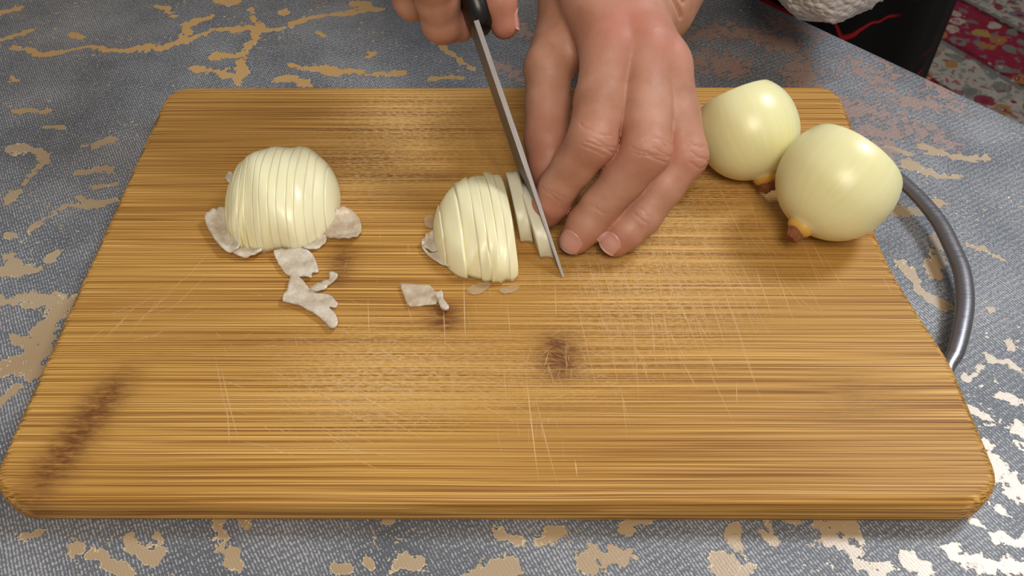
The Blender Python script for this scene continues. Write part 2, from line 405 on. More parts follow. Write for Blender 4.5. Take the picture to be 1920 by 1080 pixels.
def feature_list():
    L = []      # polyline in photo pixels, half width in metres
    def a(w, *p): L.append((w*.64, [at(u, v, 0)[:2] for u, v in p]))
    # top left veins
    a(.0042, (55, 100), (150, 92), (240, 92), (310, 93), (350, 76), (400, 62), (450, 50), (500, 55), (560, 42), (620, 26), (700, 12))
    a(.006, (350, 76), (360, 45), (390, 26)); a(.004, (470, 54), (465, 85), (452, 120), (442, 158)); a(.006, (380, 128), (420, 140)); a(.0045, (474, 20), (488, 50))
    a(.0038, (545, 125), (600, 125), (640, 137), (700, 132), (750, 144)); a(.005, (520, 152), (590, 154)); a(.006, (0, 22), (32, 14)); a(.0045, (0, 76), (62, 58)); a(.004, (30, 92), (60, 98))
    a(.004, (292, 8), (330, 26)); a(.006, (415, 0), (450, 4)); a(.006, (660, 6), (720, 14)); a(.0035, (140, 62), (142, 70)); a(.004, (535, 20), (540, 26)); a(.003, (600, 66), (606, 70)); a(.004, (685, 102), (695, 106))
    a(.0045, (395, 100), (440, 110)); a(.0035, (820, 80), (880, 130)); a(.003, (800, 145), (870, 152)); a(.0035, (25, 140), (40, 150))
    # left side
    a(.0035, (10, 283), (70, 290), (76, 310), (50, 342), (22, 374)); a(.004, (60, 425), (108, 398), (142, 384)); a(.003, (140, 366), (215, 380)); a(.0028, (170, 343), (212, 338)); a(.004, (162, 318), (215, 315))
    a(.0035, (165, 272), (210, 264)); a(.003, (30, 210), (60, 200), (100, 205)); a(.003, (80, 240), (135, 240)); a(.004, (0, 445), (22, 440)); a(.0045, (0, 480), (20, 500)); a(.003, (90, 480), (120, 470))
    a(.0040, (0, 512), (60, 500)); a(.008, (140, 558), (105, 600), (70, 650), (50, 700)); a(.006, (0, 568), (50, 560), (130, 552)); a(.0055, (0, 705), (45, 680)); a(.005, (0, 755), (22, 730)); a(.003, (30, 630), (50, 640)); a(.003, (160, 385), (222, 378))
    # along the front edge
    a(.003, (38, 990), (85, 980)); a(.0038, (118, 1030), (135, 1058), (150, 1052)); a(.0035, (175, 1056), (192, 1045)); a(.005, (205, 1056), (245, 1078)); a(.0042, (258, 1005), (285, 1030), (305, 1040)); a(.003, (312, 1000), (308, 1030))
    a(.0045, (410, 975), (400, 1010), (425, 1050), (440, 1080)); a(.003, (448, 970), (450, 1000)); a(.0032, (735, 985), (740, 990)); a(.004, (925, 1005), (930, 1020), (975, 1018)); a(.0035, (1000, 1020), (1050, 1015)); a(.006, (755, 1068), (785, 1062)); a(.004, (1075, 1050), (1110, 1030)); a(.0045, (1090, 1060), (1160, 1040)); a(.004, (1140, 1015), (1180, 1040))
    a(.0042, (1190, 985), (1215, 978)); a(.006, (905, 1080), (945, 1078)); a(.003, (620, 1075), (640, 1078)); a(.0035, (1360, 975), (1365, 1010)); a(.003, (1432, 985), (1440, 1020)); a(.006, (1345, 1040), (1380, 1065)); a(.004, (690, 1055), (700, 1065))
    a(.0065, (1555, 990), (1590, 995)); a(.005, (1555, 1025), (1600, 1040), (1640, 1070)); a(.004, (1655, 1050), (1665, 1048)); a(.005, (1710, 1045), (1745, 1075)); a(.0045, (1785, 1028), (1830, 1060), (1860, 1075)); a(.0075, (1850, 1075), (1915, 1072))
    a(.003, (1480, 985), (1500, 988)); a(.003, (1820, 975), (1822, 985))
    # right side
    a(.0065, (1850, 845), (1885, 895), (1925, 935)); a(.004, (1865, 940), (1875, 950)); a(.004, (1850, 990), (1880, 1010)); a(.0045, (1900, 1000), (1920, 985)); a(.003, (1840, 1000), (1860, 1020))
    a(.004, (1815, 700), (1840, 690)); a(.0045, (1820, 775), (1845, 785)); a(.0042, (1880, 735), (1905, 750)); a(.006, (1900, 800), (1925, 830)); a(.003, (1890, 640), (1905, 650)); a(.0035, (1860, 680), (1870, 690)); a(.004, (1895, 690), (1925, 705))
    a(.0048, (1745, 455), (1765, 510)); a(.0055, (1700, 500), (1712, 530)); a(.004, (1712, 545), (1770, 585)); a(.0035, (1815, 468), (1870, 480)); a(.0045, (1690, 400), (1715, 405)); a(.004, (1740, 375), (1765, 380)); a(.003, (1850, 560), (1862, 575))
    a(.004, (1690, 305), (1800, 330)); a(.004, (1730, 280), (1850, 300)); a(.003, (1650, 270), (1700, 290))
    P = []                # reddish weave, far right
    def b(w, *p): P.append((w, [at(u, v, 0)[:2] for u, v in p]))
    b(.012, (1445, 70), (1480, 95)); b(.010, (1500, 130), (1520, 150)); b(.014, (1605, 130), (1650, 150)); b(.009, (1600, 205), (1680, 225)); b(.009, (1700, 190), (1760, 200)); b(.010, (1620, 250), (1700, 250)); b(.008, (1760, 160), (1790, 190)); b(.008, (1450, 40), (1520, 60)); b(.008, (1690, 240), (1780, 260))
    b(.009, (1270, 75), (1340, 62), (1400, 60)); b(.012, (1320, 120), (1380, 120)); b(.009, (1560, 250), (1650, 280)); b(.006, (930, 20), (985, 60)); b(.006, (940, 120), (970, 140))
    # the same veins go on over the rest of the cloth
    rv = random.Random(21)
    for _ in range(150):
        q = PE*1.0 + e1*rv.uniform(-.95, .55) - e2*rv.uniform(.01, 1.0); c = (q-CAM)
        u, v = 960+FPX*(c@RT)/max(c@FW, .01), 540-FPX*(c@UP)/max(c@FW, .01)
        if c@FW > .05 and -60 < u < 1980 and -60 < v < 1140: continue
        pl = [q[:2]]; a0 = rv.uniform(0, 6.28)
        for _k in range(rv.randint(1, 5)): a0 += rv.uniform(-.7, .7); pl.append(pl[-1]+np.array([math.cos(a0), math.sin(a0)])*rv.uniform(.008, .022))
        px_ = [(p-CAM[:2]) for p in pl]
        L.append((rv.uniform(.0022, .005), pl))
    return L, P
FEAT, PINK = feature_list()
def field(PTS, feats):
    out = np.zeros(len(PTS)); X0, Y0 = PTS[:, 0].copy(), PTS[:, 1].copy()
    PTS = PTS + .0022*np.stack([np.sin(X0*70+3*np.sin(Y0*55))+.6*np.sin(Y0*190+2*np.sin(X0*130)), np.sin(Y0*80+3*np.sin(X0*60+1))+.6*np.sin(X0*210+2*np.sin(Y0*150))], 1)
    for wd, pl in feats:
        pl = np.array(pl)
        lo = pl.min(0)-3*wd; hi = pl.max(0)+3*wd
        m = np.where(((PTS >= lo) & (PTS <= hi)).all(1))[0]
        if not len(m): continue
        d = np.full(len(m), 9.)
        for p, q in zip(pl, pl[1:]):
            ab = q-p; t = np.clip(((PTS[m]-p)@ab)/max(ab@ab, 1e-12), 0, 1)
            d = np.minimum(d, np.linalg.norm(PTS[m]-p-t[:, None]*ab, axis=1))
        out[m] = np.maximum(out[m], np.clip(1-d/(2*wd), 0, 1))
    return out
def make_cloth():
    h = .0025; LEN1, LEN2 = 1.5, 1.05
    s = np.arange(-.78, .78+h, h*1.0); 
    # profile across the table: flat top, rounded edge, hanging side
    fl = np.arange(-LEN2, 0, h); r = .006
    prof = [(t, 0.0) for t in fl] + [(r*math.sin(a)-0.0, -r+r*math.cos(a)) for a in np.linspace(0, math.pi/2, 6)] + [(r, -r-k) for k in np.arange(.012, .20, .012)]
    prof = np.array(prof); prof[:, 0] -= r
    nn, mm = len(s), len(prof)
    base = PE - (PE@e1)*e1; base = base - 0
    sl = s+float(PE@e1)-.20
    P = base[None, None, :] + sl[:, None, None]*e1[None, None, :] + prof[None, :, 0, None]*e2[None, None, :]
    P[..., 2] = prof[None, :, 1]
    # small folds in the hanging part
    hang = np.clip(-prof[:, 1]/.2, 0, 1)
    P += (hang[None, :, None]*.012*np.sin(sl[:, None, None]*42))*e2[None, None, :]
    V = P.reshape(-1, 3)
    i, j = np.meshgrid(np.arange(nn-1), np.arange(mm-1), indexing='ij'); a = (i*mm+j).ravel()
    F = np.stack([a, a+mm, a+mm+1, a+1], 1)
    me = qmesh('tablecloth', V, F)
    fo = field(V[:, :2], FEAT); pk = field(V[:, :2], PINK)
    fo = np.maximum(fo*1.05, 0)*1.0
    attr(me, 'foil', np.where(fo > pk, fo, pk)*.95); attr(me, 'pink', np.clip((pk*4), 0, 1)*(pk >= fo))
    o = obj('tablecloth', me, M['cloth'])
    return tag(o, 'grey woven tablecloth with gold and silver flake veins covering the table', 'tablecloth')
make_cloth()
tb = empty('dining_table', tuple(PE - e2*.5 - e1*.15 + np.array([0, 0, FLOOR])))
def child_box(name, c, sx, sy, z0, z1):
    o = plane_box(name, c, sx, sy, z0, z1, ANG, M['wood'], None)
    o.parent = tb; o.matrix_parent_inverse = tb.matrix_basis.inverted(); return o
tc = PE - e2*.515 - e1*.20 
child_box('table_top', tc, 1.5, 1.0, -.032, -.001)
for a_ in (-.66, .66):
    for b_ in (-.42, .42):
        child_box('leg', tc+e1*a_+e2*b_, .06, .06, FLOOR-.008, -.032)
tag(tb, 'dark wooden dining table hidden under the grey cloth', 'table')

pA, pB = at(1760, 100, FLOOR), at(1920, 195, FLOOR)
rg = unit(pB-pA); ra = math.atan2(rg[1], rg[0])
bm = bmesh.new(); bmesh.ops.create_grid(bm, x_segments=40, y_segments=24, size=1)
bmesh.ops.scale(bm, vec=(1.2, .8, 1), verts=bm.verts)
ret = bmesh.ops.extrude_face_region(bm, geom=bm.faces[:]); bmesh.ops.translate(bm, vec=(0, 0, .008), verts=[v for v in ret['geom'] if isinstance(v, bmesh.types.BMVert)])
rug = obj('rug', bm_mesh('rug', bm), M['rug'], None, False)
rc = at(1850, 100, FLOOR); rug.location = (rc[0], rc[1], FLOOR-.008); rug.rotation_euler = (0, 0, ra)
tag(rug, 'red and cream patterned rug on the floor beyond the table', 'rug')

# ------------------------------------------------------------------ cutting board
W, D = .3642, .2484
def board_outline():
    pts = []
    def corner(cx, cy, r, a0, a1, n=8):
        for k in range(n+1):
            a = math.radians(a0+(a1-a0)*k/n); pts.append((cx+r*math.cos(a), cy+r*math.sin(a)))
    r = .0165
    corner(W/2-r, -D/2+r, r, -90, 0)
    # shallow grip notch under the handle
    for k in range(25):
        t = k/24; yy = -.066+t*.142; dep = .0098*math.sin(math.pi*t)**1.3
        pts.append((W/2-dep, yy))
    q = .013; corner(W/2-q, D/2-q, q, 0, 90); corner(-W/2+q, D/2-q, q, 90, 180); corner(-W/2+r, -D/2+r, r, 180, 270)
    return np.array(pts)
def board_bm():
    O = board_outline(); n = len(O)
    tan = np.roll(O, -1, 0)-np.roll(O, 1, 0); nor = np.stack([tan[:, 1], -tan[:, 0]], 1); nor /= np.linalg.norm(nor, axis=1)[:, None]
    bm = bmesh.new(); rings = []
    R = .0045
    prof = [(R*(1-math.sin(a)), R*(1-math.cos(a))) for a in np.linspace(0, math.pi/2, 6)]       # (inset, z)
    prof = [(i, z) for i, z in prof] + [(i, T-z) for i, z in prof[::-1]]
    for ins, z in prof:
        rings.append([bm.verts.new((*(O[k]-nor[k]*ins), z)) for k in range(n)])
    for a, b in zip(rings, rings[1:]):
        for k in range(n): bm.faces.new((a[k], a[(k+1) % n], b[(k+1) % n], b[k]))
    bm.faces.new(rings[0][::-1]); bm.faces.new(rings[-1]); return bm
board = empty('cutting_board', (0, 0, 0))
tag(board, 'large worn bamboo cutting board with a steel side handle', 'cutting board')
YB = [.125, .098, .0717, .053, .0304, .0057, -.0249, -.0445, -.0709, -.125]
src = board_bm()
for i, (y1, y0) in enumerate(zip(YB, YB[1:])):
    b = src.copy(); g = .00006
    for co, no in (((0, y1-g, 0), (0, 1, 0)), ((0, y0+g, 0), (0, -1, 0))):
        res = bmesh.ops.bisect_plane(b, geom=b.verts[:]+b.edges[:]+b.faces[:], plane_co=co, plane_no=no, clear_outer=True)
        ed = [e for e in res['geom_cut'] if isinstance(e, bmesh.types.BMEdge)]
        if ed: bmesh.ops.contextual_create(b, geom=ed)
    o = obj('bamboo_strip', bm_mesh('bamboo_strip', b), M['bamboo'], board, False)
    for p in o.data.polygons: p.use_smooth = abs(p.normal.z) < .98 and abs(p.normal.y) < .999
src.free()
# steel handle
hp = [(.1800, -.0705, .0090, .0012), (.1815, -.0650, .009, .0018), (.1838, -.0590, .009, .0028), (.1890, -.0520, .009, .0034), (.1960, -.0390, .009, .0038), (.2025, -.0240, .009, .0040), (.2068, -.0070, .009, .0041), (.2075, .0090, .009, .0041)]
hp = hp + [(x, .018-y, z, r) for x, y, z, r in hp[-2::-1]]
Pp = catmull([q[:3] for q in hp], 6); Rr = np.interp(np.linspace(0, 1, len(Pp)), np.linspace(0, 1, len(hp)), [q[3] for q in hp])
bm = bmesh.new(); rings = []
for k, p in enumerate(Pp):
    t = unit(Pp[min(k+1, len(Pp)-1)]-Pp[max(k-1, 0)]); s_ = np.cross(t, (0, 0, 1))
    rings.append([bm.verts.new(tuple(p+s_*Rr[k]*math.cos(a)+np.array([0, 0, 1])*Rr[k]*.62*math.sin(a))) for a in np.linspace(0, 2*math.pi, 16, endpoint=False)])
for a, b in zip(rings, rings[1:]):
    for k in range(16): bm.faces.new((a[k], a[(k+1) % 16], b[(k+1) % 16], b[k]))
bm.faces.new(rings[0]); bm.faces.new(rings[-1][::-1])
ho = obj('handle', bm_mesh('handle', bm), M['handle'], board); ho['label'] = 'curved brushed steel handle'

# knife scratches, thin pale cuts in the top
def scratches():
    V, F, A = [], [], []
    def line(p0, p1, w, al):
        p0, p1 = np.array(p0[:2]), np.array(p1[:2]); d = p1-p0; L = np.linalg.norm(d)
        if L < 1e-5: return
        if max(abs(p0[0]), abs(p1[0])) > W/2-.013 or max(abs(p0[1]), abs(p1[1])) > D/2-.006: return
        n_ = np.array([-d[1], d[0]])/L; k = len(V); m = 6; bend = rnd.uniform(-.01, .01)*L
        for i in range(m+1):
            t = i/m; c = p0+d*t+n_*bend*math.sin(math.pi*t); ww = w*(.35+.65*math.sin(math.pi*t)**.6)
            for s in (-1, 1): V.append((*(c+n_*ww*s), T+.00006)); A.append(al*(.35+.65*math.sin(math.pi*min(max(t, .03), .97))**.7)*rnd.uniform(.6, 1))
        for i in range(m): F.append((k+2*i, k+2*i+1, k+2*i+3, k+2*i+2))
    def px(a, b, w=.00016, al=.7): line(at(*a, T), at(*b, T), w, al)
    # single cuts that can be told apart
    for a, b in [((205, 632), (262, 565)), ((195, 636), (250, 580)), ((235, 635), (300, 560)), ((215, 600), (300, 548)), ((250, 610), (330, 540)), ((300, 560), (375, 500)), ((310, 590), (390, 515)), ((350, 520), (395, 470)),
                 ((403, 665), (428, 790)), ((415, 690), (447, 825)), ((425, 760), (430, 830)), ((985, 690), (1010, 905)), ((1003, 740), (1046, 912)), ((1078, 860), (1082, 895)),
                 ((590, 760), (745, 805)), ((620, 745), (720, 790)), ((560, 715), (700, 800)), ((600, 700), (790, 800)), ((500, 690), (560, 720)), ((655, 700), (740, 735)), ((700, 650), (800, 700)), ((770, 800), (790, 785)),
                 ((1167, 500), (1195, 690)), ((1180, 540), (1197, 750)), ((1120, 510), (1135, 650)), ((1130, 560), (1163, 745)), ((1163, 720), (1175, 820)), ((1040, 530), (1042, 600)), ((1215, 520), (1230, 690)), ((1230, 480), (1250, 640)), ((1240, 560), (1262, 690)), ((1260, 500), (1290, 680)), ((1290, 540), (1340, 715)), ((1300, 500), (1335, 640)), ((1340, 500), (1415, 712)), ((1350, 470), (1390, 600)), ((1380, 500), (1430, 620)), ((1410, 480), (1450, 600)), ((1440, 470), (1490, 610)), ((1500, 440), (1545, 560)), ((1540, 470), (1590, 560)), ((1570, 520), (1585, 550)), ((1380, 715), (1382, 760)), ((1520, 450), (1550, 510)), ((1655, 520), (1672, 550)), ((1340, 330), (1400, 460)), ((1400, 350), (1430, 470)),
                 ((830, 560), (835, 660)), ((870, 520), (873, 640)), ((760, 560), (775, 610)), ((950, 560), (958, 640)), ((690, 560), (694, 640)), ((1060, 620), (1062, 720)), ((945, 690), (950, 760))]:
        px(a, b, rnd.uniform(.00010, .00020), rnd.uniform(.5, .9))
    # fields of fine cuts
    for (u, v, su, sv, ang, sa, L, cnt, al) in ((1220, 560, 75, 70, 81, 4, .030, 60, .5), (1370, 520, 80, 60, 74, 4, .028, 40, .45), (1200, 480, 90, 40, 78, 10, .014, 90, .45), (740, 760, 120, 40, -24, 8, .022, 40, .4), (1090, 690, 60, 30, 20, 60, .006, 60, .45), (820, 660, 140, 30, -20, 25, .008, 70, .35), (1200, 560, 70, 80, 80, 7, .018, 60, .42), (1380, 480, 80, 70, 72, 8, .018, 45, .36), (1250, 420, 120, 60, 75, 15, .012, 60, .38), (760, 240, 90, 45, -25, 18, .012, 110, .34), (690, 320, 60, 40, 5, 40, .008, 70, .34), (690, 720, 110, 50, -28, 12, .012, 90, .36), (600, 650, 90, 40, -15, 25, .010, 60, .28), (930, 690, 120, 40, 10, 50, .007, 50, .28), (1070, 670, 35, 35, -40, 40, .006, 40, .34), (850, 480, 120, 60, 85, 10, .010, 40, .28), (280, 590, 60, 30, 40, 8, .010, 16, .36), (950, 280, 60, 60, 85, 15, .008, 40, .32), (1000, 760, 60, 60, 82, 8, .012, 20, .30)):
        for _ in range(cnt):
            c = at(u+rnd.gauss(0, su), v+rnd.gauss(0, sv), T); a = math.radians(rnd.gauss(180-ang if ang > 0 and ang > 60 else ang, sa)); l = L*rnd.uniform(.4, 1.3)
            dv = np.array([math.cos(a), math.sin(a)])*l/2
            line(c[:2]-dv, c[:2]+dv, rnd.uniform(.00008, .00018), min(.9, al*1.45*rnd.uniform(.5, 1.2)))
    me = mesh('knife_scratches', V, F); attr(me, 'fade', np.clip(A, 0, 1))
    o = obj('knife_scratches', me, M['scratch'], board, False); o['kind'] = 'stuff'
scratches()

# ------------------------------------------------------------------ whole peeled onions
def frame_from(axis):
    z = unit(axis); x = unit(np.cross((0, 0, 1), z)) if abs(z[2]) < .95 else np.array([1., 0, 0]); y = np.cross(z, x)
    return np.stack([x, y, z], 1)
def lathe_bm(prof, seg_=48, wob=0.0, seed=0):
    bm = bmesh.new(); rr = random.Random(seed); ph = [rr.uniform(0, 6.28) for _ in range(4)]
    rings = []
    for r, z in prof:
        if r < 1e-6: rings.append([bm.verts.new((0, 0, z))]); continue
        rings.append([bm.verts.new(((r*(1+wob*math.sin(2*a+ph[0])+wob*.6*math.sin(3*a+ph[1])))*math.cos(a), r*(1+wob*math.sin(2*a+ph[0])+wob*.6*math.sin(3*a+ph[1]))*math.sin(a), z)) for a in np.linspace(0, 2*math.pi, seg_, endpoint=False)])
    for a, b in zip(rings, rings[1:]):
        for k in range(seg_):
            k2 = (k+1) % seg_
            if len(a) == 1: bm.faces.new((a[0], b[k2], b[k]))
            elif len(b) == 1: bm.faces.new((a[k], a[k2], b[0]))
            else: bm.faces.new((a[k], a[k2], b[k2], b[k]))
    return bm
def whole_onion(center, axis, R, zcut, label, seed, elong=1.0):
    """axis points from the root to the trimmed top"""
    root = empty('peeled_onion', tuple(center)); root.matrix_world = Matrix.Translation(center)@Matrix([list(r)+[0] for r in frame_from(axis)]+[[0, 0, 0, 1]])
    prof = []
    n_ = 30
    # from the root collar round the belly to the cut
    zb = -R*elong*1.02
    prof.append((0, zb-.0012)); prof.append((.0035, zb-.0010)); prof.append((.0052, zb+.0004))
    for k in range(2, n_+1):
        t = k/n_; z = zb+(zcut-zb)*(.5-.5*math.cos(math.pi*t*.80))/(.5-.5*math.cos(math.pi*.80))
        q = z/(R*elong); r = R*max(0, 1-abs(q)**2.15)**(1/2.05)
        if q < -.72: r = max(r, .0052+(q+1)*.035)
        prof.append((r, z))
    re, ze = prof[-1]
    prof += [(re-.0006, ze+.0007), (re-.0016, ze+.0010)]
    for f_ in (.86, .80, .66, .60, .46, .40, .22, .1): prof.append(((re-.0016)*f_, ze+.0008+(.0005 if int(f_*100) % 4 else -.0003)))
    prof.append((0, ze+.0004))
    o = obj('bulb', bm_mesh('bulb', lathe_bm(prof, 64, .010, seed)), M['onion'], root)
    # root collar and dried root stub
    cp = [(.0052, zb+.0016), (.0058, zb+.0002), (.0050, zb-.0016), (.0036, zb-.0030), (0, zb-.0032)]
    c = obj('root_collar', bm_mesh('root_collar', lathe_bm(cp, 24, .05, seed+3)), M['core'], root); c['label'] = 'orange root collar'
    bm = lathe_bm([(.0034, zb-.0018), (.0042, zb-.0038), (.0038, zb-.0056), (.0030, zb-.0070), (0, zb-.0066)], 18, .12, seed+5)
    for v in bm.verts: v.co += Vector([rnd.uniform(-.0004, .0004) for _ in range(3)])
    s_ = obj('root_stub', bm_mesh('root_stub', bm), M['root'], root, False); s_['label'] = 'brown dried root stub'
    return tag(root, label, 'onion', 'whole peeled onions on the board')
whole_onion(at(1570, 341, T+.0254), RT*.64+UP*.76+FW*.06, .0255, .0130, 'whole peeled onion in front at the board edge near the steel handle', 1, 1.0)
whole_onion(at(1401, 243, T+.0235), RT*-.34+UP*.93+FW*.06, .0236, .0165, 'whole peeled onion beside the hand, behind the other whole onion', 2, 1.0)

# ------------------------------------------------------------------ sliced halves
def slab(name, ax, ay, h, x0, x1, dy=0, sc=1.0, lean=0, mat=None, parent=None, jag=.0006, seed=0, lump=0.0):
    rr = random.Random(seed); N_ = 30; SEC = 6
    bm = bmesh.new(); rings = []
    ph = rr.uniform(0, 6)
    for k in range(SEC+1):
        x = x0+(x1-x0)*k/SEC; q = min(abs(x/ax), .9999); s = max(.06, (1-q**2.3)**(1/2.2))*sc
        e = 0; ring = []
        for i in range(N_+1):
            a = math.pi*i/N_; c, sn = math.cos(a), math.sin(a)
            yy = (abs(c)**.92)*math.copysign(1, c)*(ay*s-e); zz = (sn**.92)*(h*s-e)
            rough = jag*math.sin(7*a+ph+k*.6)*(.4+abs(c))
            # the layers are uneven: low lumps that run on from slice to slice
            yy *= 1+.035*math.sin(x*170+zz*90+lump)+.025*math.sin(x*390+lump*2); zz *= 1+.045*math.sin(x*150+yy*70+lump*3)+.02*math.sin(x*420+yy*160+lump)
            ring.append(bm.verts.new((x+lean*zz, yy+dy+rough, zz)))
        rings.append(ring)
    for a, b in zip(rings, rings[1:]):
        for i in range(N_): bm.faces.new((a[i], a[i+1], b[i+1], b[i]))
        bm.faces.new((a[N_], a[0], b[0], b[N_]))
    bm.faces.new(rings[0][::-1]); bm.faces.new(rings[-1])
    o = obj(name, bm_mesh(name, bm), mat, parent)
    for p in o.data.polygons:
        if len(p.vertices) > 6: p.use_smooth = False
    return o
def sliced_half(center, yaw, ax, ay, h, cuts, label, seed, amp=.0011, mat='slice', wild=4):
    root = empty('onion_half', tuple(center), math.radians(yaw)); rr = random.Random(seed)
    for i, (a, b) in enumerate(zip(cuts, cuts[1:])):
        slab('slice', ax, ay, h, a+.000006, b-.000006, rr.uniform(-amp, amp)*(1.2 if i < wild else .15), 1+rr.uniform(-.004, .003)*(1 if i < wild else .35), rr.uniform(-.003, .003)*(1 if i < wild else .2), M[mat], root, .0005 if i < wild else .00008, seed*50+i, seed*1.7)
    return tag(root, label, 'onion', 'sliced onion halves')
c1 = at(530, 400, T); 
sliced_half((-.1010, .0275, T+.0002), 4, .0262, .0305, .0250, [-.0262, -.0220, -.0190, -.0152, -.0122, -.0081, -.0052, -.0010, .0024, .0066, .0098, .0139, .0172, .0214, .0261], 'pale onion half finely sliced, far left on the board among skin scraps', 3)
sliced_half((-.0035, .0100, T+.0002), 9, .0265, .0305, .0205, [-.0262, -.0222, -.0140, -.0082, -.0040, .0002, .0040, .0078], 'partly sliced onion half in the middle, left of the knife blade', 4, .0009, wild=9)
def loose_slice(center, yaw, lean, ax, ay, h, x0, x1, label, seed):
    root = slab('onion_slice', ax, ay, h, x0, x1, 0, 1, lean, M['slice_pale'], None, .0004, seed)
    root.location = tuple(center); root.rotation_euler = (0, 0, math.radians(yaw)); return tag(root, label, 'onion slice', 'loose onion slices by the blade')
loose_slice((.0095, .0225, T+.0002), 10, -.10, .0265, .0195, .0175, -.0030, .0025, 'greyish onion slice fallen away from the cut half', 11)
loose_slice((.0165, .0140, T+.0002), 14, -.14, .0265, .0210, .0175, -.0030, .0030, 'white onion slice lying right against the knife blade', 12)

# ------------------------------------------------------------------ onion skin scraps
def flake(name, pts, label, mat='flake', th=.0007, lift=.0015, seed=0, group='thin onion scraps on the board', closed_n=4, z0=.0002):
    rr = random.Random(seed)
    P = catmull([at(u, v, T)[:2] for u, v in pts], closed_n, True)
    P = P+np.array([[rr.uniform(-.00012, .00012) for _ in range(2)] for _ in P])
    c = P.mean(0); L = P-c; ext = np.abs(L).max()
    bm = bmesh.new(); vs = [bm.verts.new((*p, 0)) for p in L]; bm.faces.new(vs)
    for ax_ in (0, 1):
        for q in np.arange(-ext, ext, .0016):
            co = [0, 0, 0]; co[ax_] = q; no = [0, 0, 0]; no[ax_] = 1
            bmesh.ops.bisect_plane(bm, geom=bm.verts[:]+bm.edges[:]+bm.faces[:], plane_co=co, plane_no=no)
    a = rr.uniform(0, 6.28); ph = rr.uniform(0, 6.28)
    for v in bm.verts:
        s = (v.co.x*math.cos(a)+v.co.y*math.sin(a))/ext; r2 = (v.co.x**2+v.co.y**2)/ext**2
        v.co.z = lift*(.55*s*s+.35*r2+.28*(1+math.sin(7*s+ph))*.5+.2*(1+math.sin(v.co.x*1500+v.co.y*900+ph))*.5)
    zmin = min(v.co.z for v in bm.verts)
    top = bm.faces[:]
    ret = bmesh.ops.extrude_face_region(bm, geom=top)
    for v in ret['geom']:
        if isinstance(v, bmesh.types.BMVert): v.co.z += th
    for v in bm.verts: v.co.z -= zmin
    o = obj(name, bm_mesh(name, bm), M[mat]); o.location = (c[0], c[1], T+z0)
    return tag(o, label, 'onion scrap', group)
flake('onion_scrap', [(389, 424), (402, 408), (428, 399), (450, 418), (458, 438), (456, 462), (450, 476), (428, 480), (406, 458)], 'large pale curled onion scrap left of the left onion half', seed=1, lift=.005, th=.0012)
flake('onion_scrap', [(436, 476), (452, 460), (478, 454), (494, 462), (494, 480), (474, 487), (450, 486)], 'small pale onion scrap below the large curled one at left', seed=2, lift=.003, th=.0012, z0=.0004)
flake('onion_scrap', [(608, 436), (625, 412), (650, 404), (672, 414), (679, 438), (672, 456), (640, 458), (618, 452)], 'grey-white onion scrap right of the left onion half', 'thin', seed=3, lift=.004, th=.001)
flake('onion_scrap', [(568, 470), (590, 452), (612, 448), (610, 462), (588, 472)], 'narrow pale scrap tucked under the left half at its right front', seed=13, lift=.002, th=.001)
flake('onion_scrap', [(517, 480), (545, 475), (575, 474), (590, 487), (598, 512), (586, 516), (586, 527), (570, 522), (552, 522), (536, 516), (524, 500)], 'jagged onion scrap just below the left onion half', seed=4, lift=.0022, th=.001)
flake('onion_scrap', [(551, 523), (566, 530), (583, 548), (604, 556), (620, 558), (634, 574), (628, 581), (618, 580), (633, 600), (634, 616), (622, 622), (608, 606), (585, 590), (560, 577), (533, 571), (540, 550)], 'branching white onion scrap, lowest of those at left', seed=5, lift=.0025, th=.0012, closed_n=3)
flake('onion_scrap', [(584, 548), (604, 534), (618, 528), (620, 520), (634, 521), (632, 530), (616, 540), (606, 552), (592, 553)], 'thin twisted onion strip above the branching scrap', seed=6, lift=.0028, th=.0012, z0=.0006, closed_n=3)
flake('onion_scrap', [(752, 536), (780, 537), (806, 539), (818, 558), (818, 573), (796, 575), (770, 578), (762, 568)], 'flat squarish translucent onion scrap below the middle half', 'thin', seed=7, lift=.001, th=.0007)
flake('onion_scrap', [(817, 558), (829, 555), (834, 570), (843, 583), (838, 588), (828, 584), (822, 570)], 'tiny white onion curl touching the squarish scrap', seed=8, lift=.002, th=.0018, z0=.0008)
flake('onion_scrap', [(791, 464), (800, 448), (818, 437), (828, 442), (832, 472), (812, 478), (800, 472)], 'folded pale onion scrap left of the middle half', seed=9, lift=.004, th=.001)
flake('onion_scrap', [(792, 470), (808, 480), (828, 476), (836, 486), (848, 508), (830, 502), (808, 488)], 'slim onion strip at the lower left of the middle half', seed=10, lift=.002, th=.0009, z0=.0006)
flake('onion_scrap', [(795, 412), (806, 405), (814, 412), (812, 430), (800, 428)], 'faint film of onion skin left of the middle half', 'film', .0003, .0008, 14)
flake('onion_scrap', [(874, 545), (890, 534), (912, 530), (920, 536), (905, 550), (886, 554)], 'clear wet onion film just below the middle half', 'film', .0003, .0006, 15)
flake('onion_scrap', [(935, 545), (955, 537), (974, 538), (966, 548), (945, 552)], 'small clear onion film right below the middle half', 'film', .0003, .0005, 16)
flake('onion_scrap', [(424, 335), (430, 326), (437, 330), (437, 346), (428, 344)], 'tiny pale scrap at the upper left of the left half', seed=17, lift=.001, th=.001)

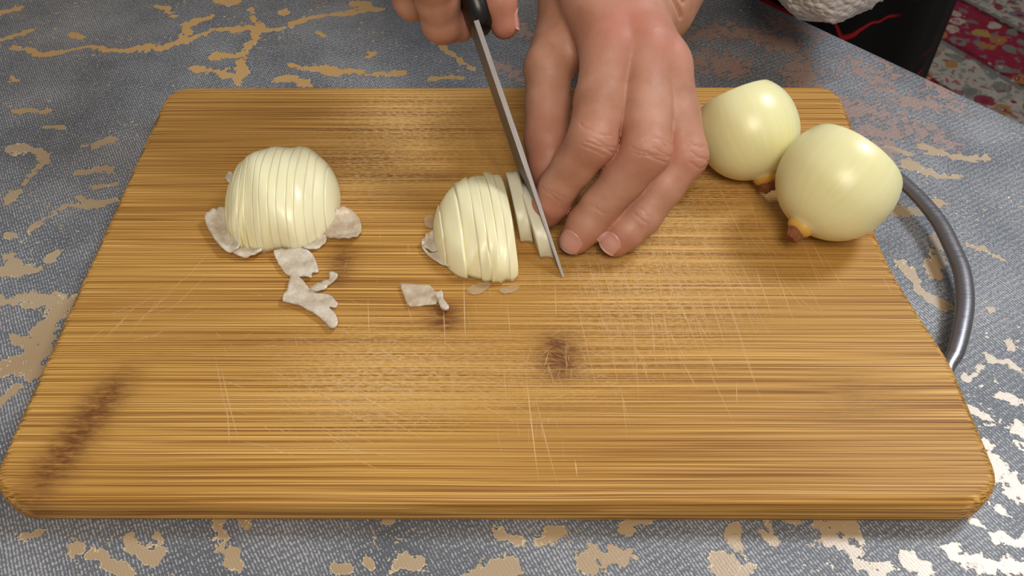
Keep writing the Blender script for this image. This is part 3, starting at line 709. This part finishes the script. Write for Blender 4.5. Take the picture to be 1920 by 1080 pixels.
# ------------------------------------------------------------------ knife
tip = at(1056, 519, T+.0006); heel = at(893, 38, .090)
mid_k = (tip+heel)/2; u_ = unit(heel-tip); LB = float(np.linalg.norm(heel-tip))
dn = np.array([0, 0, -1.])*.60+unit(mid_k-CAM)*.40; w_ = unit(dn-(dn@u_)*u_); n_ = np.cross(u_, w_)
knife = empty('kitchen_knife', tuple(tip))
knife.matrix_world = Matrix([[u_[i], w_[i], n_[i], tip[i]] for i in range(3)]+[[0, 0, 0, 1]])
def blade_bm():
    bm = bmesh.new(); secs = []
    K = 26
    for k in range(K+1):
        t = k/K; x = LB*t
        wd = .0235*(1-(1-min(t/.55, 1))**2.0)*.98+.0004
        th = .0011*(.45+.55*min(1, t*2))
        sp = -.0008*math.sin(math.pi*min(1, t*1.2))
        secs.append([bm.verts.new(q) for q in ((x, sp, -th), (x, sp, th), (x, sp+wd*.7, th*.55), (x, sp+wd, .00006), (x, sp+wd, -.00006), (x, sp+wd*.7, -th*.55))])
    for a, b in zip(secs, secs[1:]):
        for i in range(6): bm.faces.new((a[i], a[(i+1) % 6], b[(i+1) % 6], b[i]))
    bm.faces.new(secs[0]); bm.faces.new(secs[-1][::-1]); return bm
b_ = obj('blade', bm_mesh('blade', blade_bm()), M['blade'], knife, False); b_['label'] = 'thin grey steel blade'
HS = 1.0 if n_[0] > 0 else -1.0
def handle_bm():
    bm = bmesh.new(); secs = []
    for x, hw, hh, cy in ((LB-.003, .004, .006, .010), (LB-.0012, .0065, .0105, .0105), (LB+.006, .0075, .0125, .0105), (LB+.015, .0078, .0118, .0095), (LB+.05, .0082, .0125, .010), (LB+.085, .0082, .0135, .011), (LB+.098, .0075, .012, .012), (LB+.102, .004, .007, .012)):
        secs.append([bm.verts.new((x, cy+hh*math.copysign(abs(math.sin(a))**.7, math.sin(a)), hw*.74*math.copysign(abs(math.cos(a))**.7, math.cos(a))+.003*HS)) for a in np.linspace(0, 2*math.pi, 20, endpoint=False)])
    for a, b in zip(secs, secs[1:]):
        for i in range(20): bm.faces.new((a[i], a[(i+1) % 20], b[(i+1) % 20], b[i]))
    bm.faces.new(secs[0]); bm.faces.new(secs[-1][::-1]); return bm
h_ = obj('handle', bm_mesh('handle', handle_bm()), M['black'], knife); h_['label'] = 'black plastic handle'
tag(knife, 'slim kitchen knife with black handle, tip on the board', 'knife')

# ------------------------------------------------------------------ the person
person = empty('person', (.239, .447, FLOOR))
tag(person, 'person in white fleece and black skirt slicing onion with both hands', 'person')
def to_person(o):
    o.parent = person; o.matrix_parent_inverse = person.matrix_basis.inverted(); return o

def build_hand(name, fingers, palm, lo, hi, joints_red, creases, kf=.0007, kp=.006, h=.0007):
    def fn(P):
        P = Pts(P); fd = None
        for ch in fingers:
            d = None
            for (a, ra), (b, rb) in zip(ch, ch[1:]):
                q = seg(P, a, b, ra, rb); d = q if d is None else smin(d, q, .0022)
            fd = d if fd is None else smin(fd, d, kf)
        pd = None
        for a, b, ra, rb in palm:
            q = seg(P, a, b, ra, rb); pd = q if pd is None else smin(pd, q, .007)
        return smin(fd, pd, kp)
    V, F = nets(fn, lo, hi, h); V = relax(V, F, 3, .5)
    nv = vnormals(V, F); dis = np.zeros(len(V))
    for pl, depth, wd in creases:
        pl = np.array(pl, float); ctr, dv = pl[-1], pl[:-1]; nn_ = dv-ctr; nn_ /= np.linalg.norm(nn_, axis=1)[:, None]; pl = dv.copy()
        for _ in range(12): pl -= nn_*np.clip(fn(pl.astype(np.float32)), -.003, .003)[:, None]*.7
        m = np.where(((V > pl.min(0)-.004) & (V < pl.max(0)+.004)).all(1))[0]
        if not len(m): continue
        d = np.full(len(m), 9.)
        for p, q in zip(pl, pl[1:]):
            ab = q-p; t = np.clip(((V[m]-p)@ab)/max(ab@ab, 1e-12), 0, 1); d = np.minimum(d, np.linalg.norm(V[m]-p-t[:, None]*ab, axis=1))
        dis[m] = np.minimum(dis[m], -depth*np.exp(-(d/wd)**2)+depth*.35*np.exp(-((d-wd*2.2)/wd)**2))
    V = V+nv*dis[:, None]
    red = np.zeros(len(V))
    for p, r, s in joints_red: red += s*np.exp(-((V-p)**2).sum(1)/r**2)
    me = qmesh(name, V, F); attr(me, 'red', np.clip(red, 0, 1))
    return obj(name, me, M['skin']), fn

def crease_arcs(J, d, n, r, offs, span=55, depth=.00045, wd=.00045, seed=0):
    rr = random.Random(seed); d = unit(d); n = unit(n-(n@d)*d); l = np.cross(d, n); out = []
    for o in offs:
        cc = rr.uniform(-18, 18); sp0, sp1 = cc-span*rr.uniform(.35, .9), cc+span*rr.uniform(.35, .9); bow = rr.uniform(-.0016, .0016)
        pl = []
        for k in range(9):
            a = math.radians(sp0+(sp1-sp0)*k/8); pl.append(J+d*(o+bow*math.sin(math.pi*k/8)+rr.uniform(-.00022, .00022))+(n*math.cos(a)+l*math.sin(a))*r)
        pl.append(J+d*o)
        out.append((pl, depth*rr.uniform(.6, 1.1), wd))
    return out

def nail(fn, tipc, d, n, wid, length, parent, label=None, start=-.2, rim=True):
    """a nail plate laid on the finger's skin: d towards the fingertip, n away from the finger's back"""
    d = unit(d); n = unit(n-(n@d)*d); l = np.cross(d, n); NU, NV = 12, 12
    P = []
    for j in range(NV+1):
        v = j/NV
        for i in range(NU+1):
            a = -1+2*i/NU
            end = 1-.16*a*a; beg = .22*(abs(a)**2.4)
            vv = beg+(end-beg)*v
            wloc = wid*(.90+.10*math.sin(math.pi*min(vv*.6+.2, 1)))
            P.append(tipc+d*(start*length+vv*length)+l*a*wloc)
    P = np.array(P, float); lift = P+n*.012
    t = np.zeros(len(P))
    for _ in range(40): t += np.clip(fn((lift-n*t[:, None]).astype(np.float32)), -.002, .004)*.8; t = np.minimum(t, .0185)
    S_ = lift-n*t[:, None]
    flat = (S_@n).reshape(NV+1, NU+1); 
    # the plate runs straight on past the rounding of the tip
    for j in range(NV+1):
        for i in range(NU+1):
            k = j*(NU+1)+i; want = flat[max(0, NV//3), i]; sag = (want-flat[j, i])
            S_[k] += n*(max(0, sag)*.55+.00028)
    V = list(S_)+list(S_-n*.0008); m = NU+1; K = (NU+1)*(NV+1); Fq = []
    for j in range(NV):
        for i in range(NU):
            a = j*m+i; Fq.append((a, a+1, a+m+1, a+m)); Fq.append((K+a, K+a+m, K+a+m+1, K+a+1))
    rim_ = [i for i in range(NU+1)]+[j*m+NU for j in range(1, NV+1)]+[NV*m+i for i in range(NU-1, -1, -1)]+[j*m for j in range(NV-1, 0, -1)]
    for a, b in zip(rim_, rim_[1:]+rim_[:1]): Fq.append((a, K+a, K+b, b))
    me = mesh('fingernail', V, Fq); o = obj('fingernail', me, M['nail']); me.materials.append(M['nail_rim'])
    if rim:
        for p in me.polygons:
            if p.index < 2*NU*NV and p.index//(2*NU) >= NV-1: p.material_index = 1
    bmx = bmesh.new(); bmx.from_mesh(me); bmesh.ops.recalc_face_normals(bmx, faces=bmx.faces); bmx.to_mesh(me); bmx.free()
    o.parent = parent; o.matrix_parent_inverse = parent.matrix_world.inverted()
    if label: o['label'] = label
    return o

# --- hand that steadies the onion
A = lambda u, v, z: at(u, v, z)
I = [A(1146, 98, .083), A(1110, 265, .0635), A(1046, 352, .0400), A(1026, 398, .0285)]
Md = [A(1208, 92, .0835), A(1212, 282, .0615), A(1128, 385, .0370), A(1080, 446, .0243)]
Rg = [A(1246, 122, .077), A(1284, 292, .0530), A(1204, 406, .0325), A(1154, 452, .0240)]
Pk = [np.array([.0695, .076, .059]), A(1282, 262, .0370), A(1212, 345, .0255), A(1165, 385, .0240)]
Th = [A(1075, 25, .074), A(1028, 128, .066), A(1026, 262, .048), A(1034, 345, .0345)]
WR = A(1134, -60, .090); WF = A(1222, 4, .076)
FA = A(1400, -330, .112); FB = FA+(FA-WF)*.75+np.array([.0, 0, .02])
def chain(P, R_): return [(p, r) for p, r in zip(P, R_)]
def mid(a, b, t): return a+(b-a)*t
def finger(P, r0, r1, r2, r3, r4):
    # slim shafts between thicker joints
    return [(P[0], r0), (mid(P[0], P[1], .55), (r0+r1)/2*.985), (P[1], r1), (mid(P[1], P[2], .5), (r1+r2)/2*.965), (P[2], r2), (mid(P[2], P[3], .6), r3*1.02), (P[3], r4)]
LF = [finger(I, .0122, .0104, .0087, .0082, .0070), finger(Md, .0122, .0104, .0088, .0083, .0072), finger(Rg, .0112, .0098, .0083, .0078, .0070), finger(Pk, .0095, .0080, .0070, .0066, .0060),
      chain([Th[0], Th[1], mid(Th[1], Th[2], .5), Th[2], mid(Th[2], Th[3], .6), Th[3]], [.0150, .0110, .0098, .0102, .0092, .0072])]
LP = [(WR+np.array([-.012, 0, .004]), I[0], .0185, .0118), (WR+np.array([-.002, 0, .006]), Md[0], .0190, .0120), (WR+np.array([.003, -.002, .002]), Rg[0], .0150, .0102), (WR+np.array([.004, -.002, -.006]), Pk[0], .0150, .0098),
      (WR+np.array([-.014, -.006, -.004]), Th[0], .0170, .0150), (Th[0], mid(I[0], Th[1], .5)+np.array([0,.012,-.004]), .013, .0070),
      (WR+np.array([-.004, 0, 0]), mid(WF, FA, .35), .0200, .0220), (WF, mid(WF, FA, .45), .0215, .0225), (mid(WF, FA, .4), FA, .0225, .0300), (FA, FB, .0300, .0350),
      (mid(I[0], WR, .35)+np.array([0, 0, -.012]), mid(Rg[0], WR, .35)+np.array([0, 0, -.010]), .012, .012)]
up_ = np.array([0, -.35, .94])
cr = []
for k, (P, r) in enumerate(((I, .0099), (Md, .0099), (Rg, .0094))):
    dirp = unit(P[2]-P[0]); no = unit(unit(P[1]-P[0])-unit(P[2]-P[1])); no = unit(no*.6+unit(CAM-P[1])*.5)
    cr += crease_arcs(P[1], dirp, no, r, (-.0044, -.0024, -.0004, .0016, .0038), 58, .00050, .00042, 20+k)
    no2 = unit(CAM-P[2]); cr += crease_arcs(P[2], unit(P[3]-P[1]), no2, r*.86, (-.0012, .0010), 48, .0004, .00042, 40+k)
cr += crease_arcs(WF, unit(FA-WF), unit(np.array([.55, -.55, .6])), .0235, (-.010, -.006), 60, .0011, .0011, 60)
redj = [(I[1], .011, .55), (Md[1], .011, .65), (Rg[1], .011, .6), (Md[0]+np.array([0, 0, .01]), .018, .55), (I[0]+np.array([0, 0, .01]), .016, .35), (Rg[0], .014, .3), (I[3], .011, .75), (Md[3], .009, .45), (Rg[3], .010, .6), (Th[2], .016, .45), (Th[3], .012, .5)]
pts = np.array(I+Md+Rg+Pk+Th+[WR, FA, FB])
lo = pts.min(0)-.035; hi = pts.max(0)+.04
LH, lfn = build_hand('forearm_and_hand', LF, LP, lo, hi, redj, cr)
LH['label'] = 'hand with curled fingers holding the onion slices'
to_person(LH)
def tip_nail(fn, P, par, wid, ln, r, roll=np.zeros(3), start=-.35, **k):
    d = unit(P[3]-mid(P[2], P[3], .2)); n = unit(CAM-P[3])*.8+np.array([0, 0, .5])+roll
    nail(fn, P[3], d, n, wid, ln, par, start=start, **k)
bpy.context.view_layer.update()
tip_nail(lfn, Md, LH, .0054, .0098, .007, start=-.28)
tip_nail(lfn, Rg, LH, .0048, .0085, .007, start=-.22)

# --- hand that holds the knife
def K(x, y, z): return tip+u_*(LB+x)+w_*y+n_*z        # along the handle from the heel, down, sideways
sgn = 1.0 if n_[0] > 0 else -1.0                        # +: towards the picture's right
def KK(x, y, z): return K(x, y, z*sgn)
Ix = [KK(.058, -.026, -.010), KK(.022, -.004, -.0125), KK(.009, .0180, -.0120), KK(.010, .0275, .002)]
Mx = [KK(.076, -.016, -.022), KK(.042, .008, -.0235), KK(.026, .0270, -.0200), KK(.026, .0335, .000)]
Rx = [KK(.088, -.004, -.026), KK(.062, .026, -.0225), KK(.051, .0370, -.006), KK(.051, .0340, .008)]
Px = [KK(.102, .004, -.023), KK(.082, .028, -.018), KK(.073, .0360, -.004), KK(.073, .0330, .007)]
Tx = [KK(.085, -.020, .010), KK(.050, -.012, .0175), KK(.020, -.001, .0142), KK(-.003, .0085, .0128)]
WX = KK(.135, -.030, -.006)
RF = [finger(Ix, .0115, .0108, .0092, .0088, .0075), finger(Mx, .0115, .0105, .0092, .0086, .0075), finger(Rx, .0110, .0100, .0088, .0082, .0072), finger(Px, .0098, .0086, .0076, .0070, .0064),
      chain([Tx[0], Tx[1], mid(Tx[1], Tx[2], .5), Tx[2], mid(Tx[2], Tx[3], .6), Tx[3]], [.0135, .0100, .0084, .0080, .0074, .0062])]
FX = WX+np.array([-.015, .11, .045]); FX2 = FX+np.array([0, .10, .03])
RP = [(WX, Ix[0], .0180, .0118), (WX, Mx[0], .0190, .0118), (WX, Rx[0], .0185, .0110), (WX, Px[0], .0175, .0105), (WX, Tx[0], .0165, .0140), (WX, mid(WX, FX, .4), .0215, .0215), (mid(WX, FX, .4), FX, .0220, .0290), (FX, FX2, .0290, .0340)]
pts = np.array(Ix+Mx+Rx+Px+Tx+[WX, FX, FX2]); lo = pts.min(0)-.035; hi = pts.max(0)+.04
redx = [(Ix[1], .013, .3), (Ix[2], .010, .45), (Tx[3], .013, .8), (Tx[2], .012, .4), (Mx[1], .012, .4)]
RH, rfn = build_hand('forearm_and_hand', RF, RP, lo, hi, redx, [], h=.0008)
RH['label'] = 'hand gripping the black knife handle'
to_person(RH); bpy.context.view_layer.update()
nail(rfn, Tx[3], unit(Tx[3]-Tx[2]), n_*sgn*1.0+np.array([0, 0, .25]), .0044, .0100, RH, start=-.62)

# --- fleece jacket: torso, sleeves, and the front panel that overhangs the table edge
LOBE = A(1562, -88, .062)
def jacket(P0):
    P = Pts(P0)
    d = seg(P, (.239, .455, .17), (.22, .43, .36), .150, .160)
    d = smin(d, seg(P, (.06, .46, .36), (.38, .42, .36), .075, .075), .05)
    d = smin(d, seg(P, LOBE, LOBE+np.array([.03, .17, .09]), .036, .070), .03)
    d = smin(d, seg(P, FA+np.array([.004, .008, .003]), FB+np.array([.02, .03, .01]), .043, .055), .012)
    d = smin(d, seg(P, FB+np.array([.02, .03, .01]), (.34, .41, .34), .055, .075), .03)
    d = smin(d, seg(P, FX+np.array([0, .012, .004]), FX2+np.array([.0, .05, .02]), .042, .055), .012)
    d = smin(d, seg(P, FX2+np.array([.0, .05, .02]), (.08, .46, .34), .055, .075), .03)
    q = P0
    curl = np.sin(q[:, 0]*640+2*np.sin(q[:, 1]*310))*np.sin(q[:, 1]*590+2*np.sin(q[:, 2]*280))*np.sin(q[:, 2]*610+2*np.sin(q[:, 0]*330))
    return d-.0022*curl-.0012*np.sin(q[:, 0]*210+q[:, 2]*120)*np.sin(q[:, 1]*190+1)
V, F = nets(jacket, (-.13, .10, -.20), (.48, .66, .47), .0030, .02)
keep = V[:, 2]; 
jk = obj('fleece_jacket', qmesh('fleece_jacket', V, F), M['fleece']); jk['label'] = 'fluffy off-white fleece jacket'; to_person(jk)
# --- long black skirt with a red marbled print
bm = bmesh.new(); rings = []
for z, r in ((-.735, .150), (-.70, .151), (-.5, .150), (-.3, .149), (-.16, .148), (-.02, .146), (.10, .140)):
    ring = []
    for a in np.linspace(0, 2*math.pi, 96, endpoint=False):
        rr_ = r*(1+.012*math.sin(11*a+z*3)+.008*math.sin(17*a+1)); ring.append(bm.verts.new((.239+rr_*math.cos(a), .447+rr_*math.sin(a), z)))
    rings.append(ring)
for a, b in zip(rings, rings[1:]):
    for k in range(96): bm.faces.new((a[k], a[(k+1) % 96], b[(k+1) % 96], b[k]))
bm.faces.new(rings[0][::-1]); bm.faces.new(rings[-1])
sk = obj('skirt', bm_mesh('skirt', bm), M['skirt']); sk['label'] = 'long black skirt with red marbled lines'; to_person(sk)
